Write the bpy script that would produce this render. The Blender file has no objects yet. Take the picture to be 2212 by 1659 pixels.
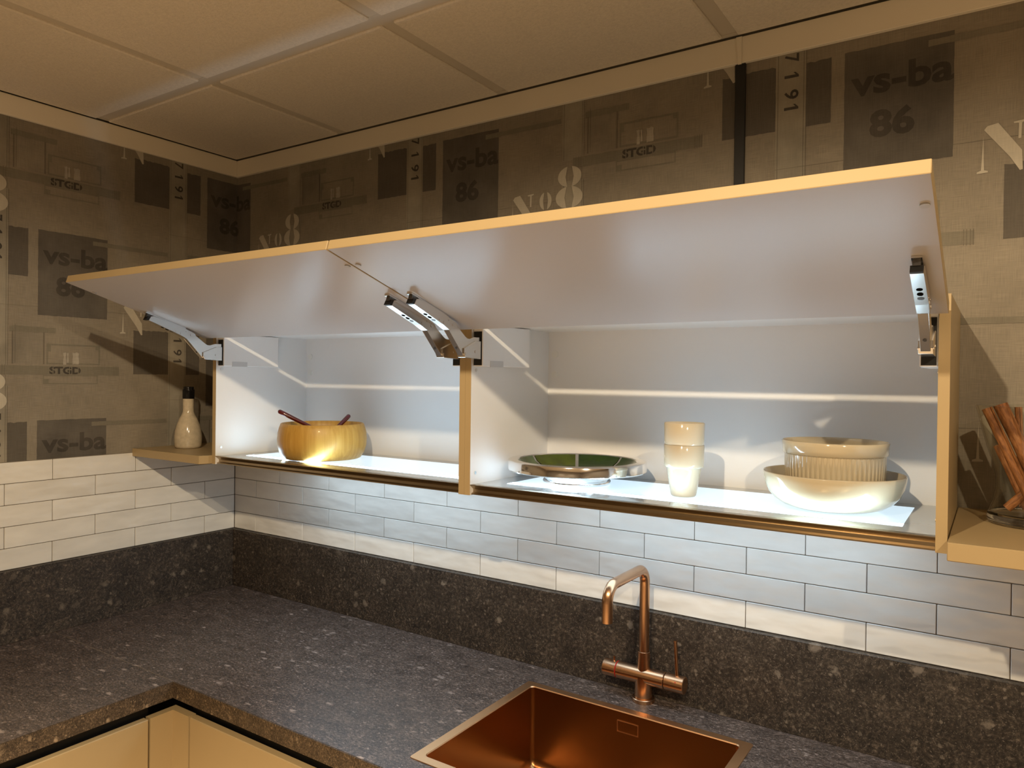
import bpy, bmesh, math, random
from mathutils import Vector, Matrix
random.seed(7)
scn = bpy.context.scene
COL = scn.collection
PI = math.pi

# ------------------------------------------------------------------ camera
def cam_axes(yaw, pitch, roll):
    f0 = Vector((-math.sin(yaw), math.cos(yaw), 0)); r0 = Vector((math.cos(yaw), math.sin(yaw), 0)); u0 = Vector((0, 0, 1))
    f = f0*math.cos(pitch) + u0*math.sin(pitch); u = u0*math.cos(pitch) - f0*math.sin(pitch)
    return r0*math.cos(roll) + u*math.sin(roll), u*math.cos(roll) - r0*math.sin(roll), f
_r, _u, _f = cam_axes(0.58527, -0.00756, 0.01207)
cd = bpy.data.cameras.new('camera'); cam = bpy.data.objects.new('camera', cd); COL.objects.link(cam)
cd.sensor_width = 36; cd.sensor_fit = 'HORIZONTAL'; cd.lens = 1578.09/2212*36; cd.clip_start = 0.02
M = Matrix((_r, _u, -_f)).transposed().to_4x4(); M.translation = (2.29657, -1.6544, 1.67441)
cam.matrix_world = M
scn.camera = cam

# ------------------------------------------------------------------ world, lamps, exposure
w = bpy.data.worlds.new('world'); scn.world = w; w.use_nodes = True
w.node_tree.nodes['Background'].inputs[0].default_value = (0.9, 0.75, 0.55, 1)
w.node_tree.nodes['Background'].inputs[1].default_value = 0.05
scn.view_settings.view_transform = 'Standard'; scn.view_settings.look = 'None'
scn.view_settings.exposure = 0.68; scn.view_settings.gamma = 1.0
scn.view_settings.use_curve_mapping = False

WARM = (1.0, 0.80, 0.54)
def spot(name, loc, power, size=174, blend=0.25, rad=0.013, target=None, col=WARM):
    l = bpy.data.lights.new(name, 'SPOT'); l.energy = power; l.color = col
    l.spot_size = math.radians(size); l.spot_blend = blend; l.shadow_soft_size = rad
    o = bpy.data.objects.new(name, l); COL.objects.link(o); o.location = loc
    if target:
        o.rotation_euler = (Vector(target) - Vector(loc)).to_track_quat('-Z', 'Y').to_euler()
    return o
# ceiling spots of the showroom, then added fill (all behind or above the camera)
spot('ceiling_spot', (1.92, -1.75, 2.41), 47)
spot('ceiling_spot', (2.95, -1.72, 2.41), 36)
spot('ceiling_spot', (1.65, -2.40, 2.41), 185, 108, 0.35)  # unseen spot, moved and coned to brighten the base doors
for lx, ly in ((1.2, -2.9), (2.4, -2.9), (3.5, -2.9), (1.8, -3.7), (3.0, -3.7)):
    spot('fill_spot', (lx, ly, 2.41), 66, 85, 0.6)  # unseen spots added to raise bounce light on ceiling and walls

# ------------------------------------------------------------------ materials
def nodes_of(m):
    m.use_nodes = True
    return m.node_tree, m.node_tree.nodes['Principled BSDF']
def mat(name, col, rough=0.5, metal=0.0, spec=0.5, coat=0.0, bump=None, var=None, trans=0.0, ior=1.45, aniso=0.0, sss=0.0):
    m = bpy.data.materials.new(name); nt, b = nodes_of(m)
    b.inputs['Base Color'].default_value = (*col, 1); b.inputs['Roughness'].default_value = rough
    b.inputs['Metallic'].default_value = metal; b.inputs['Specular IOR Level'].default_value = spec
    b.inputs['Coat Weight'].default_value = coat; b.inputs['Transmission Weight'].default_value = trans
    b.inputs['IOR'].default_value = ior; b.inputs['Anisotropic'].default_value = aniso
    if sss:
        b.inputs['Subsurface Weight'].default_value = sss; b.inputs['Subsurface Radius'].default_value = (0.03, 0.025, 0.02)
        b.inputs['Subsurface Scale'].default_value = 0.4
    tc = None
    def coord(scale):
        nonlocal tc
        if tc is None: tc = nt.nodes.new('ShaderNodeTexCoord')
        mp = nt.nodes.new('ShaderNodeMapping'); mp.inputs['Scale'].default_value = scale
        nt.links.new(tc.outputs['Object'], mp.inputs['Vector']); return mp.outputs['Vector']
    if bump:
        sc, det, strength, dist = bump
        n = nt.nodes.new('ShaderNodeTexNoise'); n.inputs['Scale'].default_value = 1.0; n.inputs['Detail'].default_value = det
        nt.links.new(coord(sc if isinstance(sc, tuple) else (sc,)*3), n.inputs['Vector'])
        bp = nt.nodes.new('ShaderNodeBump'); bp.inputs['Strength'].default_value = strength; bp.inputs['Distance'].default_value = dist
        nt.links.new(n.outputs['Fac'], bp.inputs['Height']); nt.links.new(bp.outputs['Normal'], b.inputs['Normal'])
    if var:
        sc, amt = var
        n = nt.nodes.new('ShaderNodeTexNoise'); n.inputs['Scale'].default_value = 1.0; n.inputs['Detail'].default_value = 5
        nt.links.new(coord(sc if isinstance(sc, tuple) else (sc,)*3), n.inputs['Vector'])
        r = nt.nodes.new('ShaderNodeMapRange'); r.inputs['From Min'].default_value = 0.3; r.inputs['From Max'].default_value = 0.7
        r.inputs['To Min'].default_value = 1-amt; r.inputs['To Max'].default_value = 1+amt
        nt.links.new(n.outputs['Fac'], r.inputs['Value'])
        v = nt.nodes.new('ShaderNodeVectorMath'); v.operation = 'SCALE'; v.inputs[0].default_value = col
        nt.links.new(r.outputs['Result'], v.inputs['Scale']); nt.links.new(v.outputs['Vector'], b.inputs['Base Color'])
    return m

def ramp(nt, stops):
    r = nt.nodes.new('ShaderNodeValToRGB')
    while len(r.color_ramp.elements) < len(stops): r.color_ramp.elements.new(0.5)
    for e, (p, c) in zip(r.color_ramp.elements, stops): e.position = p; e.color = (*c, 1)
    return r

def woven(name, col, contrast=0.16, mottle=0.12):
    """printed linen wallpaper: crossing threads and a soft mottle (object space = world)"""
    m = bpy.data.materials.new(name); nt, b = nodes_of(m); L = nt.links
    b.inputs['Roughness'].default_value = 0.85; b.inputs['Specular IOR Level'].default_value = 0.25
    tc = nt.nodes.new('ShaderNodeTexCoord')
    outs = []
    for sc in ((28, 28, 900), (900, 900, 28)):
        mp = nt.nodes.new('ShaderNodeMapping'); mp.inputs['Scale'].default_value = sc
        n = nt.nodes.new('ShaderNodeTexNoise'); n.inputs['Scale'].default_value = 1; n.inputs['Detail'].default_value = 2
        L.new(tc.outputs['Object'], mp.inputs['Vector']); L.new(mp.outputs['Vector'], n.inputs['Vector']); outs.append(n.outputs['Fac'])
    ad = nt.nodes.new('ShaderNodeMath'); ad.operation = 'ADD'; L.new(outs[0], ad.inputs[0]); L.new(outs[1], ad.inputs[1])
    big = nt.nodes.new('ShaderNodeTexNoise'); big.inputs['Scale'].default_value = 9; big.inputs['Detail'].default_value = 6
    L.new(tc.outputs['Object'], big.inputs['Vector'])
    r1 = nt.nodes.new('ShaderNodeMapRange'); r1.inputs['From Min'].default_value = 0.7; r1.inputs['From Max'].default_value = 1.3
    r1.inputs['To Min'].default_value = 1-contrast; r1.inputs['To Max'].default_value = 1+contrast; L.new(ad.outputs[0], r1.inputs['Value'])
    r2 = nt.nodes.new('ShaderNodeMapRange'); r2.inputs['From Min'].default_value = 0.3; r2.inputs['From Max'].default_value = 0.7
    r2.inputs['To Min'].default_value = 1-mottle; r2.inputs['To Max'].default_value = 1+mottle; L.new(big.outputs['Fac'], r2.inputs['Value'])
    mu = nt.nodes.new('ShaderNodeMath'); mu.operation = 'MULTIPLY'; L.new(r1.outputs[0], mu.inputs[0]); L.new(r2.outputs[0], mu.inputs[1])
    v = nt.nodes.new('ShaderNodeVectorMath'); v.operation = 'SCALE'; v.inputs[0].default_value = col
    L.new(mu.outputs[0], v.inputs['Scale']); L.new(v.outputs['Vector'], b.inputs['Base Color'])
    bp = nt.nodes.new('ShaderNodeBump'); bp.inputs['Strength'].default_value = 0.25; bp.inputs['Distance'].default_value = 0.001
    L.new(ad.outputs[0], bp.inputs['Height']); L.new(bp.outputs['Normal'], b.inputs['Normal'])
    return m

def stone(name, scale3, rough=0.42, tint=(1, 1, 1)):
    """dark brown-grey mottled composite stone with pale flakes"""
    m = bpy.data.materials.new(name); nt, b = nodes_of(m); L = nt.links
    tc = nt.nodes.new('ShaderNodeTexCoord'); mp = nt.nodes.new('ShaderNodeMapping'); mp.inputs['Scale'].default_value = scale3
    L.new(tc.outputs['Object'], mp.inputs['Vector'])
    dn = nt.nodes.new('ShaderNodeTexNoise'); dn.inputs['Scale'].default_value = 34; dn.inputs['Detail'].default_value = 3
    L.new(mp.outputs['Vector'], dn.inputs['Vector'])
    dv = nt.nodes.new('ShaderNodeVectorMath'); dv.operation = 'MULTIPLY_ADD'; dv.inputs[1].default_value = (.022, .022, .022)
    L.new(dn.outputs['Color'], dv.inputs[0]); L.new(mp.outputs['Vector'], dv.inputs[2])
    def noise(s, d, rgh=0.6):
        n = nt.nodes.new('ShaderNodeTexNoise'); n.inputs['Scale'].default_value = s; n.inputs['Detail'].default_value = d
        n.inputs['Roughness'].default_value = rgh; L.new(dv.outputs['Vector'], n.inputs['Vector']); return n.outputs['Fac']
    base = ramp(nt, [(0.36, (.013, .0100, .0080)), (0.46, (.032, .0255, .0205)), (0.55, (.072, .058, .046)), (0.65, (.22, .182, .148))])
    L.new(noise(120, 10, 0.82), base.inputs['Fac'])
    # broad tonal clouds
    cl = ramp(nt, [(0.35, (.72, .70, .68)), (0.65, (1.28, 1.26, 1.22))]); L.new(noise(16, 4), cl.inputs['Fac'])
    bm_ = nt.nodes.new('ShaderNodeVectorMath'); bm_.operation = 'MULTIPLY'; L.new(base.outputs['Color'], bm_.inputs[0]); L.new(cl.outputs['Color'], bm_.inputs[1])
    last = bm_.outputs['Vector']
    # pale irregular flakes in two sizes
    for vs_, thr, amt, seed in ((26, .78, .75, 0.0), (70, .66, .62, 3.7)):
        ofs = nt.nodes.new('ShaderNodeVectorMath'); ofs.operation = 'ADD'; ofs.inputs[1].default_value = (seed, seed, seed); L.new(dv.outputs['Vector'], ofs.inputs[0])
        vo = nt.nodes.new('ShaderNodeTexVoronoi'); vo.inputs['Scale'].default_value = vs_; L.new(ofs.outputs[0], vo.inputs['Vector'])
        n2 = noise(vs_*5, 4, .7)
        ad = nt.nodes.new('ShaderNodeMath'); ad.operation = 'MULTIPLY_ADD'; ad.inputs[1].default_value = .55; L.new(n2, ad.inputs[0]); L.new(vo.outputs['Distance'], ad.inputs[2])
        fl = ramp(nt, [(0.42, (1, 1, 1)), (0.60, (0, 0, 0))]); L.new(ad.outputs[0], fl.inputs['Fac'])
        sel = nt.nodes.new('ShaderNodeSeparateColor'); L.new(vo.outputs['Color'], sel.inputs['Color'])
        st = nt.nodes.new('ShaderNodeMapRange'); st.inputs['From Min'].default_value = thr; st.inputs['From Max'].default_value = 1.0; st.inputs['To Max'].default_value = amt
        L.new(sel.outputs[0], st.inputs['Value'])
        mu = nt.nodes.new('ShaderNodeMath'); mu.operation = 'MULTIPLY'; L.new(fl.outputs['Color'], mu.inputs[0]); L.new(st.outputs[0], mu.inputs[1])
        mx = nt.nodes.new('ShaderNodeMix'); mx.data_type = 'RGBA'; L.new(mu.outputs[0], mx.inputs['Factor']); L.new(last, mx.inputs[6]); mx.inputs[7].default_value = (.34, .29, .235, 1)
        last = mx.outputs[2]
    sp = ramp(nt, [(0.62, (0, 0, 0)), (0.70, (1, 1, 1))]); L.new(noise(330, 2), sp.inputs['Fac'])
    sm = nt.nodes.new('ShaderNodeMath'); sm.operation = 'MULTIPLY'; sm.inputs[1].default_value = 0.75; L.new(sp.outputs['Color'], sm.inputs[0])
    mx2 = nt.nodes.new('ShaderNodeMix'); mx2.data_type = 'RGBA'; L.new(sm.outputs[0], mx2.inputs['Factor'])
    L.new(last, mx2.inputs[6]); mx2.inputs[7].default_value = (.30, .26, .22, 1)
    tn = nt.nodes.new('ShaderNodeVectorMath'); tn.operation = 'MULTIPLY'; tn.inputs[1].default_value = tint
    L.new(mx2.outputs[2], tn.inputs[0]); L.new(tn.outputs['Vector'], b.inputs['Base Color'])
    b.inputs['Roughness'].default_value = rough; b.inputs['Specular IOR Level'].default_value = 0.5
    bp = nt.nodes.new('ShaderNodeBump'); bp.inputs['Strength'].default_value = 0.25; bp.inputs['Distance'].default_value = 0.0015
    L.new(noise(60, 5), bp.inputs['Height']); L.new(bp.outputs['Normal'], b.inputs['Normal'])
    return m

def wood_mat(name):
    m = bpy.data.materials.new(name); nt, b = nodes_of(m); L = nt.links
    tc = nt.nodes.new('ShaderNodeTexCoord'); mp = nt.nodes.new('ShaderNodeMapping'); mp.inputs['Scale'].default_value = (1.6, 1.6, 0.06)
    L.new(tc.outputs['Object'], mp.inputs['Vector'])
    n = nt.nodes.new('ShaderNodeTexNoise'); n.inputs['Scale'].default_value = 60; n.inputs['Detail'].default_value = 6; n.inputs['Distortion'].default_value = 0.6
    L.new(mp.outputs['Vector'], n.inputs['Vector'])
    r = ramp(nt, [(0.3, (.41, .220, .034)), (0.52, (.47, .265, .047)), (0.7, (.53, .32, .068))]); L.new(n.outputs['Fac'], r.inputs['Fac'])
    L.new(r.outputs['Color'], b.inputs['Base Color']); b.inputs['Roughness'].default_value = 0.45; b.inputs['Coat Weight'].default_value = 0.08
    return m

def cinnamon_mat(name):
    m = bpy.data.materials.new(name); nt, b = nodes_of(m); L = nt.links
    tc = nt.nodes.new('ShaderNodeTexCoord'); mp = nt.nodes.new('ShaderNodeMapping'); mp.inputs['Scale'].default_value = (1, 1, 0.25)
    L.new(tc.outputs['Object'], mp.inputs['Vector'])
    n = nt.nodes.new('ShaderNodeTexNoise'); n.inputs['Scale'].default_value = 260; n.inputs['Detail'].default_value = 6
    L.new(mp.outputs['Vector'], n.inputs['Vector'])
    r = ramp(nt, [(0.3, (.15, .050, .014)), (0.55, (.33, .125, .038)), (0.75, (.48, .22, .085))]); L.new(n.outputs['Fac'], r.inputs['Fac'])
    L.new(r.outputs['Color'], b.inputs['Base Color']); b.inputs['Roughness'].default_value = 0.65
    bp = nt.nodes.new('ShaderNodeBump'); bp.inputs['Strength'].default_value = 0.5; bp.inputs['Distance'].default_value = 0.001
    L.new(n.outputs['Fac'], bp.inputs['Height']); L.new(bp.outputs['Normal'], b.inputs['Normal'])
    return m

def diffuser_mat(name):
    """back-lit opal glass"""
    m = bpy.data.materials.new(name); nt, b = nodes_of(m); L = nt.links
    b.inputs['Base Color'].default_value = (.38, .42, .45, 1); b.inputs['Roughness'].default_value = 0.10
    b.inputs['Emission Color'].default_value = (.68, .87, 1.0, 1); b.inputs['Emission Strength'].default_value = LED
    return m

LED = 0.50
M_ = {}
M_['paper'] = woven('linen_wallpaper', (.252, .220, .172))
M_['patch'] = woven('printed_dark_patch', (.115, .102, .086), 0.10, 0.25)
M_['patch_b'] = woven('printed_brown_patch', (.112, .098, .081), 0.12, 0.12)
M_['ink'] = woven('printed_ink', (.068, .059, .049), 0.10, 0.35)
M_['band'] = woven('printed_pale_band', (.285, .258, .205), 0.08, 0.22)
M_['bar'] = woven('printed_grey_bar', (.195, .175, .135), 0.12, 0.12)
M_['wash'] = woven('printed_wash', (.235, .208, .165), 0.12, 0.20)
M_['line'] = woven('printed_thread_line', (.16, .138, .108), 0.10, 0.2)
M_['white_ink'] = woven('printed_cream_ink', (.48, .44, .36), 0.08, 0.10)
M_['smear'] = woven('printed_pale_smear', (.36, .325, .27), 0.15, 0.25)
M_['hole'] = mat('hole_dark', (.006, .006, .006), 0.9, spec=0.0)
M_['grout'] = mat('grout', (.16, .13, .10), 0.9)
def tile_mat(name):
    m = bpy.data.materials.new(name); nt, b = nodes_of(m); L = nt.links
    b.inputs['Roughness'].default_value = 0.13
    tc = nt.nodes.new('ShaderNodeTexCoord'); oi = nt.nodes.new('ShaderNodeObjectInfo')
    rv = nt.nodes.new('ShaderNodeMath'); rv.operation = 'MULTIPLY'; rv.inputs[1].default_value = 37.0; L.new(oi.outputs['Random'], rv.inputs[0])
    ad = nt.nodes.new('ShaderNodeVectorMath'); ad.operation = 'ADD'; L.new(tc.outputs['Object'], ad.inputs[0]); L.new(rv.outputs[0], ad.inputs[1])
    def noise(sc, det):
        mp = nt.nodes.new('ShaderNodeMapping'); mp.inputs['Scale'].default_value = sc; L.new(ad.outputs[0], mp.inputs['Vector'])
        n = nt.nodes.new('ShaderNodeTexNoise'); n.inputs['Scale'].default_value = 1; n.inputs['Detail'].default_value = det; L.new(mp.outputs[0], n.inputs['Vector']); return n.outputs['Fac']
    bp = nt.nodes.new('ShaderNodeBump'); bp.inputs['Strength'].default_value = 0.6; bp.inputs['Distance'].default_value = 0.008
    L.new(noise((11, 11, 26), 1.5), bp.inputs['Height']); L.new(bp.outputs['Normal'], b.inputs['Normal'])
    r = nt.nodes.new('ShaderNodeMapRange'); r.inputs['From Min'].default_value = .3; r.inputs['From Max'].default_value = .7; r.inputs['To Min'].default_value = .94; r.inputs['To Max'].default_value = 1.05
    L.new(noise((9, 9, 24), 4), r.inputs['Value'])
    r2 = nt.nodes.new('ShaderNodeMapRange'); r2.inputs['To Min'].default_value = .955; r2.inputs['To Max'].default_value = 1.03; L.new(oi.outputs['Random'], r2.inputs['Value'])
    mu = nt.nodes.new('ShaderNodeMath'); mu.operation = 'MULTIPLY'; L.new(r.outputs[0], mu.inputs[0]); L.new(r2.outputs[0], mu.inputs[1])
    v = nt.nodes.new('ShaderNodeVectorMath'); v.operation = 'SCALE'; v.inputs[0].default_value = (.79, .765, .71); L.new(mu.outputs[0], v.inputs['Scale']); L.new(v.outputs[0], b.inputs['Base Color'])
    return m
M_['tile'] = tile_mat('glazed_tile')
M_['stone_top'] = stone('stone_worktop', (1.0, 1.9, 1.0), 0.36, (1.55, 1.50, 1.66))  # tint puts the cool reflected shelf light into the worktop colour
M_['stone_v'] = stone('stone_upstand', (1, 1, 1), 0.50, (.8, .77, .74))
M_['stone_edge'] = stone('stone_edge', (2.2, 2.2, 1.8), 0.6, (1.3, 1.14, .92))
M_['seam'] = mat('joint_filler', (.25, .20, .15), 0.7)
M_['ceil'] = mat('ceiling_panel', (.72, .65, .55), 0.9, spec=0.2, bump=(240, 4, 0.5, 0.004), var=(150, 0.06))
M_['grid'] = mat('ceiling_grid_paint', (.56, .50, .41), 0.6)
M_['trim'] = mat('cream_trim_paint', (.84, .77, .63), 0.55, var=(2, 0.03))
M_['black'] = mat('matt_black', (.010, .010, .010), 0.45)
M_['gap'] = mat('plenum_dark', (.02, .017, .013), 0.9)
M_['sand'] = mat('sand_lacquer', (.42, .312, .165), 0.38, var=(3, 0.02))
M_['white'] = mat('white_melamine', (.80, .80, .805), 0.45, bump=(420, 2, 0.05, 0.001))
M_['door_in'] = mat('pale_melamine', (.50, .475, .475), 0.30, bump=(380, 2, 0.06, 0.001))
M_['alu'] = mat('champagne_profile', (.36, .285, .19), 0.28, metal=1.0, aniso=0.6, bump=((4, 900, 900), 1, 0.06, 0.0005))
M_['shelf_glass'] = mat('grey_shelf_glass', (.34, .36, .37), 0.10, coat=0.5)
M_['diff'] = diffuser_mat('lit_diffuser')
def emit_mat(name, col, s):
    m = bpy.data.materials.new(name); nt, b = nodes_of(m)
    b.inputs['Base Color'].default_value = (.8, .8, .8, 1); b.inputs['Emission Color'].default_value = (*col, 1); b.inputs['Emission Strength'].default_value = s
    return m
M_['diff_low'] = emit_mat('lit_under_diffuser', (.57, .80, 1.0), 2.3)
M_['led'] = emit_mat('led_strip_light', (.55, .80, 1.0), 12.0)
M_['nickel'] = mat('nickel_steel', (.72, .70, .67), 0.22, metal=1.0)
M_['nickel_dark'] = mat('dark_nickel', (.12, .115, .11), 0.35, metal=0.8)  # dark metal of screws, rail clip and nozzle
M_['label'] = mat('white_label', (.80, .80, .78), 0.4)
M_['cover'] = mat('pale_plastic_cover', (.80, .80, .81), 0.4)
M_['plate'] = mat('grey_plastic_plate', (.58, .58, .59), 0.35)
M_['bumper'] = mat('clear_bumper', (.45, .43, .41), 0.3)
M_['copper'] = mat('brushed_copper', (.62, .37, .215), 0.27, metal=1.0, aniso=0.5)
M_['copper_rim'] = mat('satin_copper_rim', (.80, .46, .235), 0.36, metal=1.0)
M_['copper_in'] = mat('copper_basin', (.40, .205, .085), 0.28, metal=1.0, aniso=0.4)  # base darkened for the shade and dark reflections inside the basin
M_['red'] = mat('red_ring', (.45, .02, .015), 0.4)
M_['wood'] = wood_mat('maple_wood')
M_['server'] = mat('dark_red_resin', (.10, .008, .008), 0.10, coat=0.6, trans=0.15)
M_['silver'] = mat('polished_aluminium', (.80, .79, .78), 0.10, metal=1.0)
M_['enamel'] = mat('green_enamel', (.060, .085, .003), 0.25, coat=0.4, var=(30, 0.25))
M_['enamel_pale'] = mat('pale_green_enamel', (.10, .14, .07), 0.25, coat=0.4, var=(30, 0.25))
M_['enamel_dark'] = mat('dark_green_enamel', (.018, .045, .004), 0.25, coat=0.4, var=(30, 0.25))
M_['cream'] = mat('cream_glaze', (.50, .42, .285), 0.10, coat=0.4)
M_['beaker'] = mat('cream_opal_glass', (.56, .475, .345), 0.10, coat=0.3, sss=0.25)
M_['bottle'] = mat('speckled_stoneware', (.55, .47, .34), 0.14, coat=0.4, var=(90, 0.10))
M_['black_gloss'] = mat('black_glaze', (.006, .006, .006), 0.08)
M_['glass'] = mat('clear_glass', (1, 1, 1), 0.0, trans=1.0, ior=1.45)
def thin_glass(name):
    m = bpy.data.materials.new(name); m.use_nodes = True; nt = m.node_tree; nt.nodes.clear(); L = nt.links
    t = nt.nodes.new('ShaderNodeBsdfTransparent'); t.inputs[0].default_value = (.965, .97, .955, 1)
    g = nt.nodes.new('ShaderNodeBsdfGlossy'); g.inputs['Roughness'].default_value = 0.0
    lw = nt.nodes.new('ShaderNodeLayerWeight'); lw.inputs[0].default_value = 0.5
    pw = nt.nodes.new('ShaderNodeMath'); pw.operation = 'POWER'; pw.inputs[1].default_value = 4.0; L.new(lw.outputs['Facing'], pw.inputs[0])
    f = nt.nodes.new('ShaderNodeMath'); f.operation = 'MULTIPLY_ADD'; f.inputs[1].default_value = 0.75; f.inputs[2].default_value = 0.035; L.new(pw.outputs[0], f.inputs[0])
    mx = nt.nodes.new('ShaderNodeMixShader'); o = nt.nodes.new('ShaderNodeOutputMaterial')
    L.new(f.outputs[0], mx.inputs[0]); L.new(t.outputs[0], mx.inputs[1]); L.new(g.outputs[0], mx.inputs[2]); L.new(mx.outputs[0], o.inputs[0])
    return m
M_['thin_glass'] = thin_glass('clear_thin_glass')
M_['cinnamon'] = cinnamon_mat('cinnamon_bark')
M_['plain_wall'] = mat('brown_plaster', (.22, .20, .18), 0.8)
M_['floor'] = mat('pale_oak_floor', (.50, .40, .29), 0.5, var=(6, 0.12))
M_['carcass'] = mat('dark_carcass', (.012, .012, .012), 0.6)

# ------------------------------------------------------------------ mesh helpers
def new_obj(name, me, parent=None, loc=None):
    o = bpy.data.objects.new(name, me); COL.objects.link(o)
    if parent is not None: o.parent = parent
    if loc is not None: o.location = loc
    return o
def to_mesh(bm, name, mats, smooth=False, auto=None):
    bmesh.ops.recalc_face_normals(bm, faces=bm.faces)
    me = bpy.data.meshes.new(name); bm.to_mesh(me); bm.free()
    for m in (mats if isinstance(mats, (list, tuple)) else [mats]): me.materials.append(M_[m] if isinstance(m, str) else m)
    if smooth or auto is not None:
        for p in me.polygons: p.use_smooth = True
        if auto is not None: me.set_sharp_from_angle(angle=math.radians(auto))
    return me
def obj(name, bm, mats, parent=None, smooth=False, auto=None, loc=None):
    return new_obj(name, to_mesh(bm, name, mats, smooth, auto), parent, loc)
def tag(o, label=None, cat=None, group=None, kind=None):
    if label: o['label'] = label
    if cat: o['category'] = cat
    if group: o['group'] = group
    if kind: o['kind'] = kind
    return o
def thing(name, label, cat, loc=(0, 0, 0), group=None):
    o = bpy.data.objects.new(name, None); COL.objects.link(o); o.location = loc; o.empty_display_size = 0.05
    return tag(o, label, cat, group)
def off(o, loc):
    """parts are modelled in world metres; shift them under a parent standing at loc"""
    o.location = (-loc[0], -loc[1], -loc[2]); return o

def add_box(bm, x0, x1, y0, y1, z0, z1, bev=0.0, mi=0):
    vs = [bm.verts.new((x, y, z)) for z in (z0, z1) for y in (y0, y1) for x in (x0, x1)]
    fs = [bm.faces.new([vs[i] for i in q]) for q in ((0, 2, 3, 1), (4, 5, 7, 6), (0, 1, 5, 4), (2, 6, 7, 3), (0, 4, 6, 2), (1, 3, 7, 5))]
    for f in fs: f.material_index = mi
    if bev:
        es = list({e for f in fs for e in f.edges})
        bmesh.ops.bevel(bm, geom=es, offset=bev, segments=1, affect='EDGES', profile=0.5)
    return fs
def box(x0, x1, y0, y1, z0, z1, bev=0.0):
    bm = bmesh.new(); add_box(bm, x0, x1, y0, y1, z0, z1, bev); return bm
def prism_x(pts, x0, x1, bev=0.0):
    """polygon in (y,z) extruded along x"""
    bm = bmesh.new()
    a = [bm.verts.new((x0, p[0], p[1])) for p in pts]; b = [bm.verts.new((x1, p[0], p[1])) for p in pts]
    bm.faces.new(a); bm.faces.new(list(reversed(b)))
    n = len(pts)
    for i in range(n): bm.faces.new((a[i], b[i], b[(i+1) % n], a[(i+1) % n]))
    if bev: bmesh.ops.bevel(bm, geom=list(bm.edges), offset=bev, segments=1, affect='EDGES')
    return bm
def lathe(prof, n=48, mod=None, cx=0, cy=0, closed=False):
    """profile [(r,z)...]; first/last with r=0 close to a point"""
    bm = bmesh.new(); rings = []
    for k, (r, z) in enumerate(prof):
        if r < 1e-6: rings.append([bm.verts.new((cx, cy, z))]); continue
        ring = []
        for i in range(n):
            a = 2*PI*i/n; rr = r*(mod(k, a) if mod else 1)
            ring.append(bm.verts.new((cx+rr*math.cos(a), cy+rr*math.sin(a), z)))
        rings.append(ring)
    seq = list(zip(rings, rings[1:])) + ([(rings[-1], rings[0])] if closed else [])
    for a, b in seq:
        if len(a) == 1 and len(b) == 1: continue
        for i in range(n):
            j = (i+1) % n
            if len(a) == 1: bm.faces.new((a[0], b[i], b[j]))
            elif len(b) == 1: bm.faces.new((a[i], a[j], b[0]))
            else: bm.faces.new((a[i], a[j], b[j], b[i]))
    return bm
def tube(path, rad, n=20, caps=True):
    bm = bmesh.new(); rings = []; P = [Vector(p) for p in path]; R = rad if isinstance(rad, (list, tuple)) else [rad]*len(P)
    up = None
    for i, p in enumerate(P):
        t = (P[min(i+1, len(P)-1)] - P[max(i-1, 0)]).normalized()
        if up is None:
            up = Vector((0, 0, 1)) if abs(t.z) < .9 else Vector((1, 0, 0))
        s = t.cross(up).normalized(); up = s.cross(t).normalized()
        rings.append([bm.verts.new(p + (s*math.cos(2*PI*k/n) + up*math.sin(2*PI*k/n))*R[i]) for k in range(n)])
    for a, b in zip(rings, rings[1:]):
        for k in range(n): bm.faces.new((a[k], a[(k+1) % n], b[(k+1) % n], b[k]))
    if caps: bm.faces.new(rings[0]); bm.faces.new(list(reversed(rings[-1])))
    return bm
def disc_along(center, axis, r, h, n=20):
    a = Vector(axis).normalized(); c = Vector(center)
    return tube([c, c+a*h], r, n)

# ------------------------------------------------------------------ room shell
RX, RY, CZ = 4.2, -4.2, 2.445      # room size, ceiling panel height
ZU, ZC, ZP, ZT = 1.1224, 0.92, 1.4235, 2.386   # upstand top, worktop, wallpaper start, trim bottom
def wall_plane(name, pts, m):
    bm = bmesh.new(); bm.faces.new([bm.verts.new(p) for p in pts]); o = obj(name, bm, m); return tag(o, kind='structure')
wall_back = tag(obj('wall_back', box(-0.1, RX+.1, 0, 0.1, 0, 2.62), 'paper'), kind='structure')
wall_left = tag(obj('wall_left', box(-0.1, 0, RY-.1, 0, 0, 2.62), 'paper'), kind='structure')
tag(obj('wall_right', box(RX, RX+.1, RY-.1, 0, 0, 2.62), 'plain_wall'), kind='structure')
tag(obj('wall_front', box(0, RX, RY-.1, RY, 0, 2.62), 'plain_wall'), kind='structure')
tag(obj('floor', box(0, RX, RY, 0, -0.05, 0), 'floor'), kind='structure')
ceiling = tag(obj('ceiling', box(0, RX, RY, 0, 2.56, 2.62), 'gap'), kind='structure')

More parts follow.
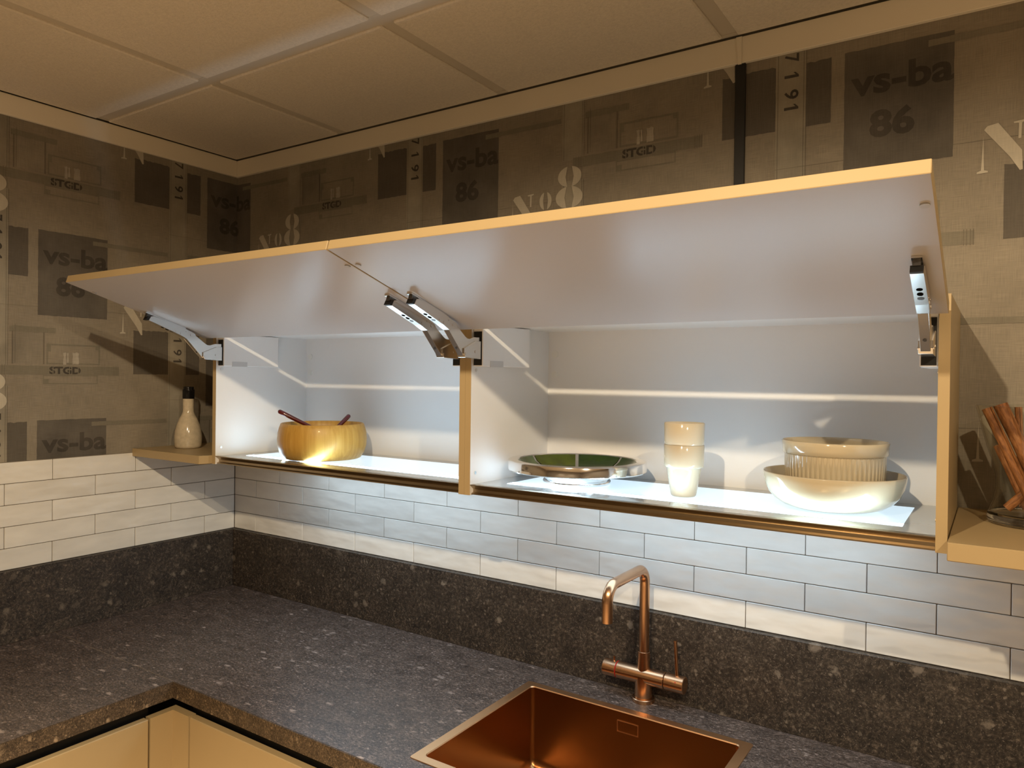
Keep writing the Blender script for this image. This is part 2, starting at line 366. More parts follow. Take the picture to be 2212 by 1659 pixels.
# ceiling grid and panels
GX = [0.0, 0.556, 1.173, 1.788, 2.40, 3.01, 3.62, RX]; GY = [0.0, -0.490, -1.10, -1.71, -2.32, -2.93, -3.54, RY]
for x in GX[1:-1]: obj('grid_bar', box(x-.021, x+.021, RY+.02, -.014, CZ+.006, CZ+.03), 'grid', ceiling)
for y in GY[1:-1]: obj('grid_bar', box(.014, RX-.02, y-.021, y+.021, CZ+.0055, CZ+.03), 'grid', ceiling)
for y in (-.006, RY+.006): obj('edge_angle', box(.014, RX, y-.012 if y < -1 else -.026, y+.012 if y < -1 else -.012, CZ+.004, CZ+.03), 'grid', ceiling)
for x in (0.019, RX-.012): obj('edge_angle', box(x-.007, x+.007, RY, -.03, CZ+.0045, CZ+.03), 'grid', ceiling)
for i in range(len(GX)-1):
    for j in range(len(GY)-1):
        x0 = GX[i]+.0175 if i else .017; x1 = GX[i+1]-.0175; y1 = GY[j]-.0175 if j else -.019; y0 = GY[j+1]+.0175
        # tegular panel: the face hangs a little below the grid bars
        t = random.uniform(-.0006, .0006)
        obj('ceiling_panel', box(x0, x1, y0, y1, CZ+t, CZ+.02, 0.003), 'ceil', ceiling)

# trims under the ceiling
t1 = tag(obj('trim_1', box(0, .012, RY, -.0125, ZT, CZ-.001, .001), 'trim'), kind='structure')
t2 = tag(obj('trim_2', box(0, RX, -.012, 0, ZT, CZ-.001, .001), 'trim'), kind='structure')
bm = prism_x([(-.0125, CZ-.002), (-.0155, CZ-.002), (-.0150, ZT-.004), (-.0125, ZT-.004)], 0, 1)
for v in bm.verts: v.co.x = (1.8005 if v.co.x < .5 else 1.8135) if v.co.z > 2.42 else (1.8055 if v.co.x < .5 else 1.8130)
obj('joint_cover', bm, 'trim', t2)
tag(obj('trim_3', box(1.797, 1.820, -.007, 0, ZP, ZT, .001), 'black'), kind='structure')

# ------------------------------------------------------------------ wallpaper print (flat pieces a few tenths of a millimetre proud)
PU, PZ = 0.5365, 0.549
def text_mesh(s, bold=0.0):
    cu = bpy.data.curves.new('t', 'FONT'); cu.body = s; cu.size = 1; cu.offset = bold; cu.resolution_u = 3
    o = bpy.data.objects.new('t', cu); COL.objects.link(o)
    dg = bpy.context.evaluated_depsgraph_get(); me = bpy.data.meshes.new_from_object(o.evaluated_get(dg))
    vs = [(v.co.x, v.co.y) for v in me.vertices]; fs = [tuple(p.vertices) for p in me.polygons]
    bpy.data.objects.remove(o); bpy.data.curves.remove(cu); bpy.data.meshes.remove(me)
    x0 = min(v[0] for v in vs); x1 = max(v[0] for v in vs); y0 = min(v[1] for v in vs); y1 = max(v[1] for v in vs)
    return [((x-x0)/(x1-x0), (y-y0)/(y1-y0)) for x, y in vs], fs
TXT = {k: text_mesh(k, b) for k, b in (('vs-bas', .028), ('86', .04), ('STGD', .045), ('7', .014), ('9', .014))}
def text_piece(s, u0, u1, z0, z1, rot=False, gaps=()):
    vs, fs = TXT[s]
    if rot: P = [(u0 + (u1-u0)*y, z1 - (z1-z0)*x) for x, y in vs]      # reads downwards
    else: P = [(u0 + (u1-u0)*x, z0 + (z1-z0)*y) for x, y in vs]
    return P, fs
def poly(pts): return pts, [tuple(range(len(pts)))]
def multi(polys):
    P, F = [], []
    for q in polys:
        F.append(tuple(range(len(P), len(P)+len(q)))); P += q
    return P, F
def rough_rect(u0, u1, z0, z1, amp=.0015, top=None, rnd=None):
    rnd = rnd or random.Random(3); top = amp if top is None else top
    pts = []
    n = max(3, int((u1-u0)/.008)); m = max(3, int((z1-z0)/.012))
    for i in range(n): pts.append((u0+(u1-u0)*i/n, z0+rnd.uniform(-amp, amp)))
    for i in range(m): pts.append((u1+rnd.uniform(-amp, amp)*.6, z0+(z1-z0)*i/m))
    for i in range(n): pts.append((u1-(u1-u0)*i/n, z1+rnd.uniform(-top, top)))
    for i in range(m): pts.append((u0+rnd.uniform(-amp, amp)*.6, z1-(z1-z0)*i/m))
    return pts
def half_oval(cx, cz, rx, rz, side, gap, lean=.1, n=14):
    pts = []
    a0 = math.acos(min(.98, gap/rx))
    for i in range(n+1):
        a = -a0 + 2*a0*i/n
        pts.append((cx + side*rx*math.cos(a), cz + rz*math.sin(a)))
    pts.append((cx + side*(gap + rx*.16), cz))
    return pts
def frame_rect(u0, u1, z0, z1, t):
    return [[(u0, z0), (u1, z0), (u1, z0+t), (u0, z0+t)], [(u0, z1-t), (u1, z1-t), (u1, z1), (u0, z1)],
            [(u0, z0+t), (u0+t, z0+t), (u0+t, z1-t), (u0, z1-t)], [(u1-t, z0+t), (u1, z0+t), (u1, z1-t), (u1-t, z1-t)]]
PRINT = []      # (name, material, layer, points, faces) relative to the top left of the big patch
def P_(name, m, layer, geo): PRINT.append((name, m, layer, geo[0], geo[1]))
P_('printed_band', 'band', 1, poly(rough_rect(-.139, -.077, -.397, .10, .0006)))
P_('printed_band_edge', 'line', 2, multi([[(u, -.395), (u+.0012, -.395), (u+.0012, .10), (u, .10)] for u in (-.135, -.0815, -.0765)]))
P_('printed_patch', 'patch', 2, poly(rough_rect(0, .196, -.245, 0, .0007)))
P_('printed_patch', 'patch_b', 2, poly(rough_rect(-.076, -.026, -.138, -.003, .0007, .0018)))
P_('printed_patch', 'patch_b', 2, poly(rough_rect(-.257, -.1395, -.138, .002, .0007, .0022)))
P_('printed_lettering', 'ink', 3, text_piece('vs-bas', .012, .228, -.096, -.040))
P_('printed_number', 'ink', 3, text_piece('86', .048, .130, -.186, -.128))
def glyph1(zc): return poly([(-.121, zc+.003), (-.121, zc-.003), (-.0915, zc-.003), (-.0915, zc+.0012), (-.0985, zc+.0085), (-.1025, zc+.0085), (-.0975, zc+.003)])
for g_ in (text_piece('7', -.121, -.0915, .0055, .0235, rot=True), glyph1(-.0245), text_piece('9', -.121, -.0915, -.0735, -.0535, rot=True), glyph1(-.0935)):
    P_('printed_number', 'ink', 3, g_)
P_('printed_bar', 'bar', 2, poly(rough_rect(.430, .770, -.143, -.117, .0006)))
P_('printed_bar_end', 'line', 3, multi([[(u, -.145), (u+.0012, -.145), (u+.0012, -.114), (u, -.114)] for u in (.752, .757, .763, .768, .446, .452)]))
P_('printed_lettering', 'ink', 3, text_piece('STGD', .568, .656, -.1405, -.1185))
P_('printed_wash', 'wash', 1, poly(rough_rect(.470, .556, -.112, -.004, .001)))
P_('printed_bar', 'bar', 2, poly(rough_rect(.464, .585, -.022, -.006, .0012)))
P_('printed_frame', 'line', 3, multi([[(.4705, -.112), (.4735, -.112), (.4735, -.02), (.4705, -.02)], [(.551, -.112), (.555, -.112), (.555, -.02), (.551, -.02)], [(.478, -.11), (.479, -.11), (.479, 0), (.478, 0)]]))
P_('printed_frame', 'bar', 2, multi(frame_rect(.560, .712, -.112, -.052, .0045) + [[(.5645, -.075), (.572, -.075), (.572, -.0565), (.5645, -.0565)], [(.698, -.066), (.7075, -.066), (.7075, -.0565), (.698, -.0565)]]))
P_('printed_smear', 'smear', 3, multi([rough_rect(.606, .614, -.112, -.077, .0022), rough_rect(.616, .621, -.106, -.078, .0022), rough_rect(.632, .650, -.110, -.076, .0024)]))
P_('printed_stencil_gap', 'bar', 4, multi([[(u, -.142), (u+.0022, -.142), (u+.0022, -.117), (u, -.117)] for u in (.577, .6225, .6470)]))
P_('printed_frame', 'bar', 1, multi(frame_rect(.551, .706, -.170, -.1432, .003) + [[(.554, -.167), (.567, -.167), (.567, -.155), (.554, -.155)]]))
P_('printed_bar', 'bar', 3, poly(rough_rect(.152, .393, -.0225, -.010, .0006)))
P_('printed_thread', 'line', 1, multi([[(-.139, -.2225), (.40, -.2225), (.40, -.2217), (-.139, -.2217)], [(.455, -.397), (.456, -.397), (.456, .15), (.455, .15)]]))
P_('printed_letter', 'white_ink', 4, multi([
    [(.2355, -.2855), (.2535, -.2845), (.2535, -.2815), (.2475, -.2795), (.2455, -.214), (.2425, -.2795), (.2360, -.2820)],
    [(.2465, -.2035), (.2520, -.1965), (.2690, -.1935), (.3065, -.2500), (.3080, -.2860), (.3035, -.2870), (.2880, -.2600)],
    [(.2930, -.1955), (.3120, -.1935), (.3125, -.1965), (.3060, -.1990), (.3050, -.2275), (.3005, -.2280), (.3010, -.1990), (.2935, -.1985)]]))
P_('printed_letter', 'white_ink', 4, multi([half_oval(.349, -.2175, .0185, .0235, s, .0045) for s in (-1, 1)]))
P_('printed_number', 'white_ink', 4, multi([half_oval(.4205, -.1630, .0345, .0265, s, .0065) for s in (-1, 1)] + [half_oval(.4195, -.2165, .0395, .0285, s, .0075) for s in (-1, 1)]))
def clipped(P, F, clips):
    bm = bmesh.new(); vs = [bm.verts.new((p[0], p[1], 0)) for p in P]
    for f in F:
        try: bm.faces.new([vs[i] for i in f])
        except ValueError: pass
    for co, no in clips:
        g = list(bm.verts)+list(bm.edges)+list(bm.faces)
        bmesh.ops.bisect_plane(bm, geom=g, plane_co=co, plane_no=no, clear_outer=True, dist=1e-6)
    return bm
UMIN, UMAX, ZMIN, ZMAX = -1.25, 2.95, ZP+.001, ZT+.004
cab_hide = (.40, 2.22, 1.45, 1.80)
for s in range(-5, 5):
    u0 = .951 + s*PU; z0 = 2.3605 + (0 if s % 2 == 0 else -PZ/2)
    for k in range(-1, 3):
        for (name, m, layer, P, F) in PRINT:
            Q = [(u0+p[0], z0-k*PZ+p[1]) for p in P]
            a0 = min(q[0] for q in Q); a1 = max(q[0] for q in Q); b0 = min(q[1] for q in Q); b1 = max(q[1] for q in Q)
            if a1 < UMIN or a0 > UMAX or b1 < ZMIN or b0 > ZMAX: continue
            for side in (0, 1):
                if side == 0 and a0 >= 0: continue
                if side == 1 and a1 <= 0: continue
                if side == 1 and a0 > cab_hide[0] and a1 < cab_hide[1] and b0 > cab_hide[2] and b1 < cab_hide[3]: continue  # behind the cabinets
                clips = [((0, ZMAX, 0), (0, 1, 0)), ((0, ZMIN, 0), (0, -1, 0))]
                clips += [((0, 0, 0), (1, 0, 0)), ((UMIN, 0, 0), (-1, 0, 0))] if side == 0 else [((0, 0, 0), (-1, 0, 0)), ((UMAX, 0, 0), (1, 0, 0))]
                if name == 'printed_lettering' and P[0][0] < .3: clips.append(((u0+.196, 0, 0), (1, 0, 0)))
                bm = clipped(Q, F, clips)
                if not bm.faces: bm.free(); continue
                d = .00025*layer + .00001*PRINT.index((name, m, layer, P, F))
                for v in bm.verts:
                    u, z = v.co.x, v.co.y
                    v.co = (d, u, z) if side == 0 else (u, -d, z)
                obj(name, bm, m, wall_left if side == 0 else wall_back)

# ------------------------------------------------------------------ wall tiles
TH = (ZP-ZU)/5
obj('grout_bed', box(.0, 3.4, -.0012, 0, ZU, ZP), 'grout', wall_back)
obj('grout_bed', box(0, .0012, -1.6, -.0012, ZU, ZP), 'grout', wall_left)
G = .0008
tile_cache = {}
def tile(wall, u0, u1, r):
    key = (wall.name, round(u1-u0, 3))
    if key not in tile_cache:
        h = TH/2-G; L2 = (u1-u0)/2-G
        bm = box(-L2, L2, -.0038, 0, -h, h, .0010) if wall is wall_back else box(0, .0038, -L2, L2, -h, h, .0010)
        tile_cache[key] = to_mesh(bm, 'tile', 'tile')
    zc = ZU+TH*(r+.5); uc = (u0+u1)/2
    o = new_obj('tile', tile_cache[key], wall, (uc, 0, zc) if wall is wall_back else (0, uc, zc))
    tl = random.uniform(-.0035, .0035)
    o.rotation_euler = (tl*2, 0, tl) if wall is wall_back else (0, tl*2, tl)
for r in range(5):
    e = .1235 if r % 2 == 0 else .2482
    xs = [.004, e] + [e+.2447*k for k in range(1, 13)]
    for a, b in zip(xs, xs[1:]): tile(wall_back, a, b, r)
    e = .1236 if r % 2 == 0 else .2482
    ys = [-.004, -e] + [-e-.2465*k for k in range(1, 6)]
    for a, b in zip(ys, ys[1:]): tile(wall_left, b, a, r)

# ------------------------------------------------------------------ worktop and upstands
XI, YI = .622, -.618
SX0, SX1, SY0, SY1 = 1.345, 1.879, -.550, -.121      # sink cut-out
wb = thing('worktop', 'dark mottled stone worktop slab with the copper sink and tap', 'worktop', (1.9, -.3, ZC-.04))
bm = bmesh.new()
def strip(xa, xb, ya, yb): add_box(bm, xa, xb, ya, yb, ZC-.0399, ZC)
strip(.001, SX0, YI+.002, -.001); strip(SX1, 3.4, YI+.002, -.001); strip(SX0, SX1, YI+.002, SY0); strip(SX0, SX1, SY1, -.001)
bmesh.ops.remove_doubles(bm, verts=bm.verts, dist=1e-5)
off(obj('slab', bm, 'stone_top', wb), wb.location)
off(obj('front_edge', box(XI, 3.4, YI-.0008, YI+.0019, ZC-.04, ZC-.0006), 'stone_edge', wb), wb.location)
off(obj('seam_strip', box(.02, XI-.001, YI+.0006, YI+.0019, ZC-.039, ZC+.0002), 'seam', wb), wb.location)
wl = thing('worktop', 'dark mottled stone worktop slab along the left tiled wall, joined at a seam', 'worktop', (.3, -1.3, ZC-.04))
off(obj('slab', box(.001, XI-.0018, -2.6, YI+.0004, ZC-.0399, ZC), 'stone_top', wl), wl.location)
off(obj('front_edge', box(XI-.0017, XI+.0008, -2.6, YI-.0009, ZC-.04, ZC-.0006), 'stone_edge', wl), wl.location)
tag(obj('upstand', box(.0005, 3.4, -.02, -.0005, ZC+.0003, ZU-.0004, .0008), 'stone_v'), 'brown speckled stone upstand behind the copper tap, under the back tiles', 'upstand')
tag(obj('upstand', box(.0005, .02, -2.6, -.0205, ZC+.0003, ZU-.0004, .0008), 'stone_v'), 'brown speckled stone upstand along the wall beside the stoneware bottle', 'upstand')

# ------------------------------------------------------------------ base cabinets
ZF = .850
def base_cab(label, loc, body, door, channel):
    t = thing('base_cabinet', label, 'cabinet', loc)
    off(obj('body', box(*body, .002, ZC-.041), 'carcass', t), loc)
    off(obj('door', box(*door, .10, ZF, .0018), 'sand', t), loc)
    off(obj('handle_channel', box(*channel, ZF-.045, ZC-.042, .003), 'black', t), loc)
    return t
base_cab('sand lacquered base cabinet under the left worktop slab', (.3, -1.0, 0), (.021, .575, -1.29, -.69), (XI-.02, XI, -1.288, -.6795), (.576, .590, -1.29, -.66))
base_cab('sand lacquered base cabinet under the worktop slab beside the copper sink', (1.0, -.3, 0), (.70, 1.33, -.575, -.021), (.6905, 1.328, YI, YI+.02), (.66, 1.33, -.590, -.576))
f = bmesh.new()
add_box(f, XI-.02, XI, -.6755, YI+.02, .10, ZF+.0005); add_box(f, XI, .6865, YI, YI+.02, .10, ZF+.0005)
bmesh.ops.remove_doubles(f, verts=f.verts, dist=1e-5)
tag(obj('corner_filler', f, 'sand'), 'L-shaped sand lacquered filler panel in the inner corner between base cabinet doors', 'filler panel')
def rod(a, b, r, n=12): return tube([a, b], r, n)

# ------------------------------------------------------------------ copper sink
sk = thing('kitchen_sink', 'brushed copper sink set into the stone worktop', 'sink', (1.61, -.335, ZC-.2))
def rr(x0, x1, y0, y1, r, z, n=5):
    pts = []
    for cx, cy, a0 in ((x1-r, y1-r, 0), (x0+r, y1-r, 90), (x0+r, y0+r, 180), (x1-r, y0+r, 270)):
        for i in range(n+1):
            a = math.radians(a0+90*i/n); pts.append((cx+r*math.cos(a), cy+r*math.sin(a), z))
    return pts
def loops(bm, L):
    R = [[bm.verts.new(p) for p in l] for l in L]
    for a, b in zip(R, R[1:]):
        for i in range(len(a)): bm.faces.new((a[i], a[(i+1) % len(a)], b[(i+1) % len(a)], b[i]))
    return R
bm = bmesh.new()
loops(bm, [rr(1.336, 1.888, -.559, -.112, .006, ZC+.0002), rr(1.3365, 1.8875, -.5585, -.1125, .006, ZC+.0016), rr(1.357, 1.867, -.5385, -.1325, .010, ZC+.0016), rr(1.3585, 1.8655, -.537, -.134, .010, ZC-.0005)])
off(obj('rim', bm, 'copper_rim', sk, auto=40), sk.location)
bm = bmesh.new()
R = loops(bm, [rr(1.3585, 1.8655, -.537, -.134, .010, ZC-.0005), rr(1.3600, 1.8640, -.5355, -.1355, .010, ZC-.17), rr(1.363, 1.861, -.5325, -.1385, .010, ZC-.186), rr(1.372, 1.852, -.5235, -.1475, .010, ZC-.195), rr(1.58, 1.64, -.37, -.30, .010, ZC-.199)])
bm.faces.new(R[-1])
off(obj('basin', bm, 'copper_in', sk, auto=50), sk.location)
ov = bmesh.new()
def framebox(bm, x0, x1, z0, z1, y, t, d):
    for q in ((x0, x1, z0, z0+t), (x0, x1, z1-t, z1), (x0, x0+t, z0+t, z1-t), (x1-t, x1, z0+t, z1-t)): add_box(bm, q[0], q[1], y-d, y, q[2], q[3])
framebox(ov, 1.588, 1.640, .8745, .9005, -.1340, .0018, .0022)
ovo = off(obj('overflow_frame', ov, 'copper_rim', sk), sk.location)
off(obj('overflow_slot', box(1.591, 1.637, -.1356, -.1345, .8775, .8975), 'copper_in', sk), sk.location)
off(obj('drain', lathe([(0, ZC-.1965), (.04, ZC-.1965), (.045, ZC-.1985)], 32, cx=1.61, cy=-.335), 'copper_rim', sk, smooth=True), sk.location)

# ------------------------------------------------------------------ copper tap
TX, TY = 1.6145, -.0495
tp = thing('kitchen_tap', 'brushed copper kitchen tap with square arched spout and pin lever', 'tap', (TX, TY, ZC))
o0 = tp.location
off(obj('base_flange', lathe([(0, ZC+.0003), (.0265, ZC+.0003), (.0265, ZC+.0085), (.0255, ZC+.0095), (0, ZC+.0095)], 40, cx=TX, cy=TY), 'copper', tp, auto=40), o0)
off(obj('lower_body', lathe([(.0205, ZC+.0095), (.0205, .978)], 40, cx=TX, cy=TY), 'copper', tp, smooth=True), o0)
def xcyl(x0, x1, r, z=.979, n=40, bev=.0012): 
    return tube([(x0, TY, z), (x0, TY, z), (x0+bev, TY, z), (x1-bev, TY, z), (x1, TY, z)][1:], [r-bev, r, r, r-bev], n)
off(obj('cross_body', xcyl(1.5490, 1.6680, .0195), 'copper', tp, auto=40), o0)
hk = off(obj('hot_knob', xcyl(1.5135, 1.5475, .0195), 'copper', tp, auto=40), o0)
rg = off(obj('safety_ring', tube([(1.5476, TY, .979), (1.5489, TY, .979)], .0196, 40), 'red', tp, smooth=False), o0); rg['label'] = 'thin red ring'
pin = obj('pin', tube([(1.5385, TY, .996), (1.5385, TY, 1.0065), (1.5385, TY, 1.0066), (1.5385, TY, 1.0085)], [.0022, .0022, .0036, .0036], 16), 'copper', hk, auto=40)
lv = off(obj('lever_knob', xcyl(1.6695, 1.7155, .0195), 'copper', tp, auto=40), o0)
obj('lever', tube([(1.6965, TY, .995), (1.6915, TY, 1.0735), (1.6915, TY, 1.0737), (1.6912, TY, 1.0775)], [.0040, .0040, .0046, .0046], 16), 'copper', lv, auto=40)
obj('index_dot', disc_along((1.6985, TY-.0175, .9883), (0, -.88, .47), .0014, .0004, 10), 'red', lv)
off(obj('collar', lathe([(.0142, .985), (.0142, 1.0365), (.0128, 1.0372)], 36, cx=TX, cy=TY), 'copper', tp, auto=40), o0)
path = [(TX, TY, 1.03), (TX, TY, 1.19)]
def arc(cy, cz, r, a0, a1, n=10):
    return [(TX, cy + r*math.cos(math.radians(a0+(a1-a0)*i/n)), cz + r*math.sin(math.radians(a0+(a1-a0)*i/n))) for i in range(n+1)]
RB = .034; ZTOP = 1.2335; YE = -.2485
path += arc(TY-RB, ZTOP-RB, RB, 0, 90) + arc(YE+RB, ZTOP-RB, RB, 90, 180) + [(TX, YE, 1.17), (TX, YE, 1.158)]
off(obj('spout', tube(path, .0118, 28), 'copper', tp, auto=40), o0)
off(obj('nozzle', lathe([(0, 1.1582), (.0088, 1.1582), (.0088, 1.1575), (0, 1.1575)], 24, cx=TX, cy=YE), 'nickel_dark', tp), o0)

# ------------------------------------------------------------------ wall cabinets
ZB, ZTOPC = 1.412, 1.8135
YF = -.345
HY, HZ = -.3735, 1.7803; FY, FZ = -.7566, 1.8995
_l = math.hypot(FY-HY, FZ-HZ); DN = ((FZ-HZ)/_l, -(FY-HY)/_l)     # door normal (y,z), upwards
DT = .018
def quad_prism_x(x0, x1):
    P = [(HY, HZ), (FY, FZ), (FY+DN[0]*DT, FZ+DN[1]*DT), (HY+DN[0]*DT, HZ+DN[1]*DT)]
    return P
ARM = [(-.5630, 1.8185), (-.5570, 1.8285), (-.5490, 1.8300), (-.4610, 1.8035), (-.4290, 1.7905), (-.4250, 1.7840), (-.3960, 1.7640), (-.3880, 1.7592), (-.3800, 1.7585), (-.3640, 1.7640), (-.3420, 1.7650), (-.3420, 1.7400), (-.3900, 1.7330), (-.4020, 1.7220), (-.4520, 1.7750), (-.4750, 1.7855)]
BRK = [(-.4030, 1.7385), (-.3590, 1.7560), (-.3420, 1.7560), (-.3420, 1.7160), (-.3980, 1.7185), (-.4030, 1.7265)]
def side_panel(parent, x0, x1, inner_left, loc, name='side_panel'):
    bm = bmesh.new(); fs = add_box(bm, x0, x1, YF, -.001, ZB, ZTOPC)
    for f in bm.faces:
        c = f.calc_center_median(); f.material_index = 0
        if (inner_left and abs(c.x-x1) < 1e-5) or (not inner_left and abs(c.x-x0) < 1e-5): f.material_index = 1
    return off(obj(name, bm, ['sand', 'white'], parent), loc)
def lift_arm(parent, x0, x1, loc):
    a = off(obj('lift_arm', prism_x(ARM, x0+.0016, x1-.0016, .0006), 'nickel', parent), loc)
    sleeve = [(-.5633, 1.8182), (-.5572, 1.8288), (-.5490, 1.8303), (-.4608, 1.8038), (-.4287, 1.7908), (-.4247, 1.7842), (-.4400, 1.7795), (-.4525, 1.7748), (-.4752, 1.7852)]
    obj('channel_sleeve', prism_x(sleeve, x0, x1, .0005), 'nickel', a)
    xm = (x0+x1)/2
    obj('bracket', prism_x(BRK, x0-.0016, x1+.0016, .0005), 'nickel', a)
    # mounting rail against the flap
    def on_door(s, n): return (HY+(FY-HY)*s/_l-DN[0]*n, HZ+(FZ-HZ)*s/_l-DN[1]*n)
    a0, a1 = on_door(.085, .0004), on_door(.205, .0004); b0, b1 = on_door(.085, .0035), on_door(.205, .0035)
    obj('mounting_rail', prism_x([a0, a1, b1, b0], x0+.002, x1-.002), 'nickel', a)
    c0, c1, c2, c3 = on_door(.185, .003), on_door(.200, .003), on_door(.200, .012), on_door(.185, .012)
    obj('rail_clip', prism_x([c0, c1, c2, c3], x0+.004, x1-.004), 'nickel_dark', a)
    # black end cap at the tip
    obj('end_cap', prism_x([(-.5705, 1.8195), (-.5655, 1.8290), (-.5560, 1.8290), (-.5620, 1.8180)], x0+.0008, x1-.0008), 'black', a)
    # underside of the upper limb: label, slot and screws
    d = Vector((0, -.4750+.5630, 1.7855-1.8185)).normalized(); nrm = Vector((0, d.z, -d.y)).normalized()
    if nrm.z > 0: nrm = -nrm
    s0 = Vector((xm, -.5630, 1.8185))
    def under(t, w, l, name, m, h=.0004):
        c = s0 + d*t; bm = bmesh.new(); X = Vector((1, 0, 0))
        vs = [bm.verts.new(c + X*(w*math.cos(q)) + d*(l*math.sin(q)) + nrm*h) for q in [2*PI*i/16 for i in range(16)]]
        vb = [bm.verts.new(v.co - nrm*(h+.0003)) for v in vs]
        bm.faces.new(vs)
        for i in range(16): bm.faces.new((vs[i], vs[(i+1) % 16], vb[(i+1) % 16], vb[i]))
        obj(name, bm, m, a)
    bm = bmesh.new(); X = Vector((1, 0, 0)); c = s0
    vs = [bm.verts.new(c + X*sx + d*t + nrm*.0003) for sx, t in ((-.0065, .004), (.0065, .004), (.0065, .088), (-.0065, .088))]
    bm.faces.new(vs); obj('label_strip', bm, 'label', a)
    under(.046, .0042, .0042, 'screw', 'hole', .0006); under(.0600, .0040, .0052, 'slot', 'hole', .0007); under(.0735, .0045, .0045, 'screw', 'nickel_dark', .0006)
    ld = Vector((0, .0500, -.0530)).normalized(); ln = Vector((0, ld.z, -ld.y))
    lc = Vector((xm, -.4520, 1.7750)) + ld*.050
    obj('screw', tube([tuple(lc-ln*.0002), tuple(lc+ln*.0008)], .0028, 12), 'nickel_dark', a)
    for (y, z, r) in ((-.4690, 1.7890, .0038), (-.4390, 1.7860, .0038), (-.4855, 1.7940, .0015), (-.4545, 1.7945, .0015), (-.3970, 1.7270, .0030), (-.3620, 1.7320, .0030)):
        e = .0017 if y > -.41 else 0
        obj('rivet', tube([(x0-.0008-e, y, z), (x1+.0008+e, y, z)], r, 12), 'nickel', a)
    return a
def housing(parent, x0, x1, loc, face):
    h = off(obj('mechanism_housing', box(x0, x1, -.3385, -.143, 1.7005, 1.7945, .0015), 'cover', parent), loc)
    xf = x1 if face > 0 else x0
    obj('name_plate', box(xf-.0005, xf+.0008, -.3095, -.2580, 1.6998, 1.7135) if face > 0 else box(xf-.0008, xf+.0005, -.3095, -.2580, 1.6998, 1.7135), 'plate', h)
    obj('housing_mouth', box(x0+.0025, x1-.0025, -.3400, -.3380, 1.7030, 1.7780), 'black', h)
    return h
def wall_cabinet(label, xl, xr, loc, wide_left):
    """xl, xr: outer faces of the two side panels"""
    t = thing('wall_cabinet', label, 'wall cabinet', loc, None); T = .0160
    il, ir = xl+T, xr-T
    side_panel(t, xl, il, True, loc); side_panel(t, ir, xr, False, loc)
    bm = box(il, ir, YF, -.001, 1.7960, ZTOPC-.0005); off(obj('top_panel', bm, 'white', t), loc)
    bp = off(obj('back_panel', box(il, ir, -.0085, -.0015, ZB+.003, 1.7960), 'white', t), loc)
    for z in (1.7385, 1.6865):
        for x in (il+.020, ir-.020):
            obj('hole_cap', disc_along((x, -.0083, z), (0, -1, 0), .0095, .0022, 24), 'label', bp)
    # light shelf
    sh = off(obj('light_shelf', box(il, ir, -.330, -.0085, 1.4135, 1.4355), 'shelf_glass', t), loc)
    prof = [(-.3298, 1.4360), (-.3450, 1.4360), (-.3450, 1.4345), (-.3345, 1.4265), (-.3330, 1.4245), (-.3330, 1.4185), (-.3400, 1.4160), (-.3400, 1.4135), (-.3298, 1.4135)]
    obj('front_profile', prism_x(prof, il+.0002, ir-.0002), 'alu', sh)
    dx0, dx1 = il+.057, ir-.052
    dm = bmesh.new(); cx, cy = (dx0+dx1)/2, -.170
    add_box(dm, dx0-cx, dx1-cx, -.112, .112, -.0015, .0005)
    df = obj('diffuser', dm, 'diff', sh); df.location = (cx, cy, 1.4355)
    obj('led_strip', box(dx0, dx1, -.2805, -.2545, 1.4358, 1.4362), 'led', sh)
    # the same light shelf also shines down on the worktop
    dm = bmesh.new(); add_box(dm, dx0-cx, dx1-cx, -.10, .10, -.0004, .0010)
    ul = obj('under_light', dm, 'diff_low', sh); ul.location = (cx, cy, 1.4131)
    # flap
    bm = prism_x(quad_prism_x(0, 1), xl+.0015, xr-.0015, .0008)
    for f in bm.faces:
        f.normal_update()
    bmesh.ops.recalc_face_normals(bm, faces=bm.faces)
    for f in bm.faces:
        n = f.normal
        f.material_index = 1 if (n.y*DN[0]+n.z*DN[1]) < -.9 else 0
    dr = off(obj('flap_door', bm, ['sand', 'door_in'], t), loc)
    for x in (xl+.015, xr-.012):
        s = .335/_l; y = HY+(FY-HY)*s; z = HZ+(FZ-HZ)*s
        obj('bumper', disc_along((x, y, z), (0, -DN[0], -DN[1]), .0055, .0022, 18), 'bumper', dr)
    for x in (il, ir):
        s = 1 if x == il else -1
        for z in (1.6925, 1.4610):
            off(obj('screw', disc_along((x, -.327, z), (s, 0, 0), .0038, .0016, 14), 'nickel', t), loc)
    housing(t, il+.0003, il+.0265, loc, 1); housing(t, ir-.0265, ir-.0003, loc, -1)
    lift_arm(t, il+.0050, il+.0220, loc); lift_arm(t, ir-.0220, ir-.0050, loc)
    return t
wall_cabinet('open wall cabinet with raised flap and lit shelf, holding the wooden salad bowl', .3690, 1.3030, (.836, -.17, ZB), True)
wall_cabinet('open wall cabinet with raised flap and lit shelf, holding the silver dish and stacked bowls', 1.3034, 2.2372, (1.770, -.17, ZB), False)

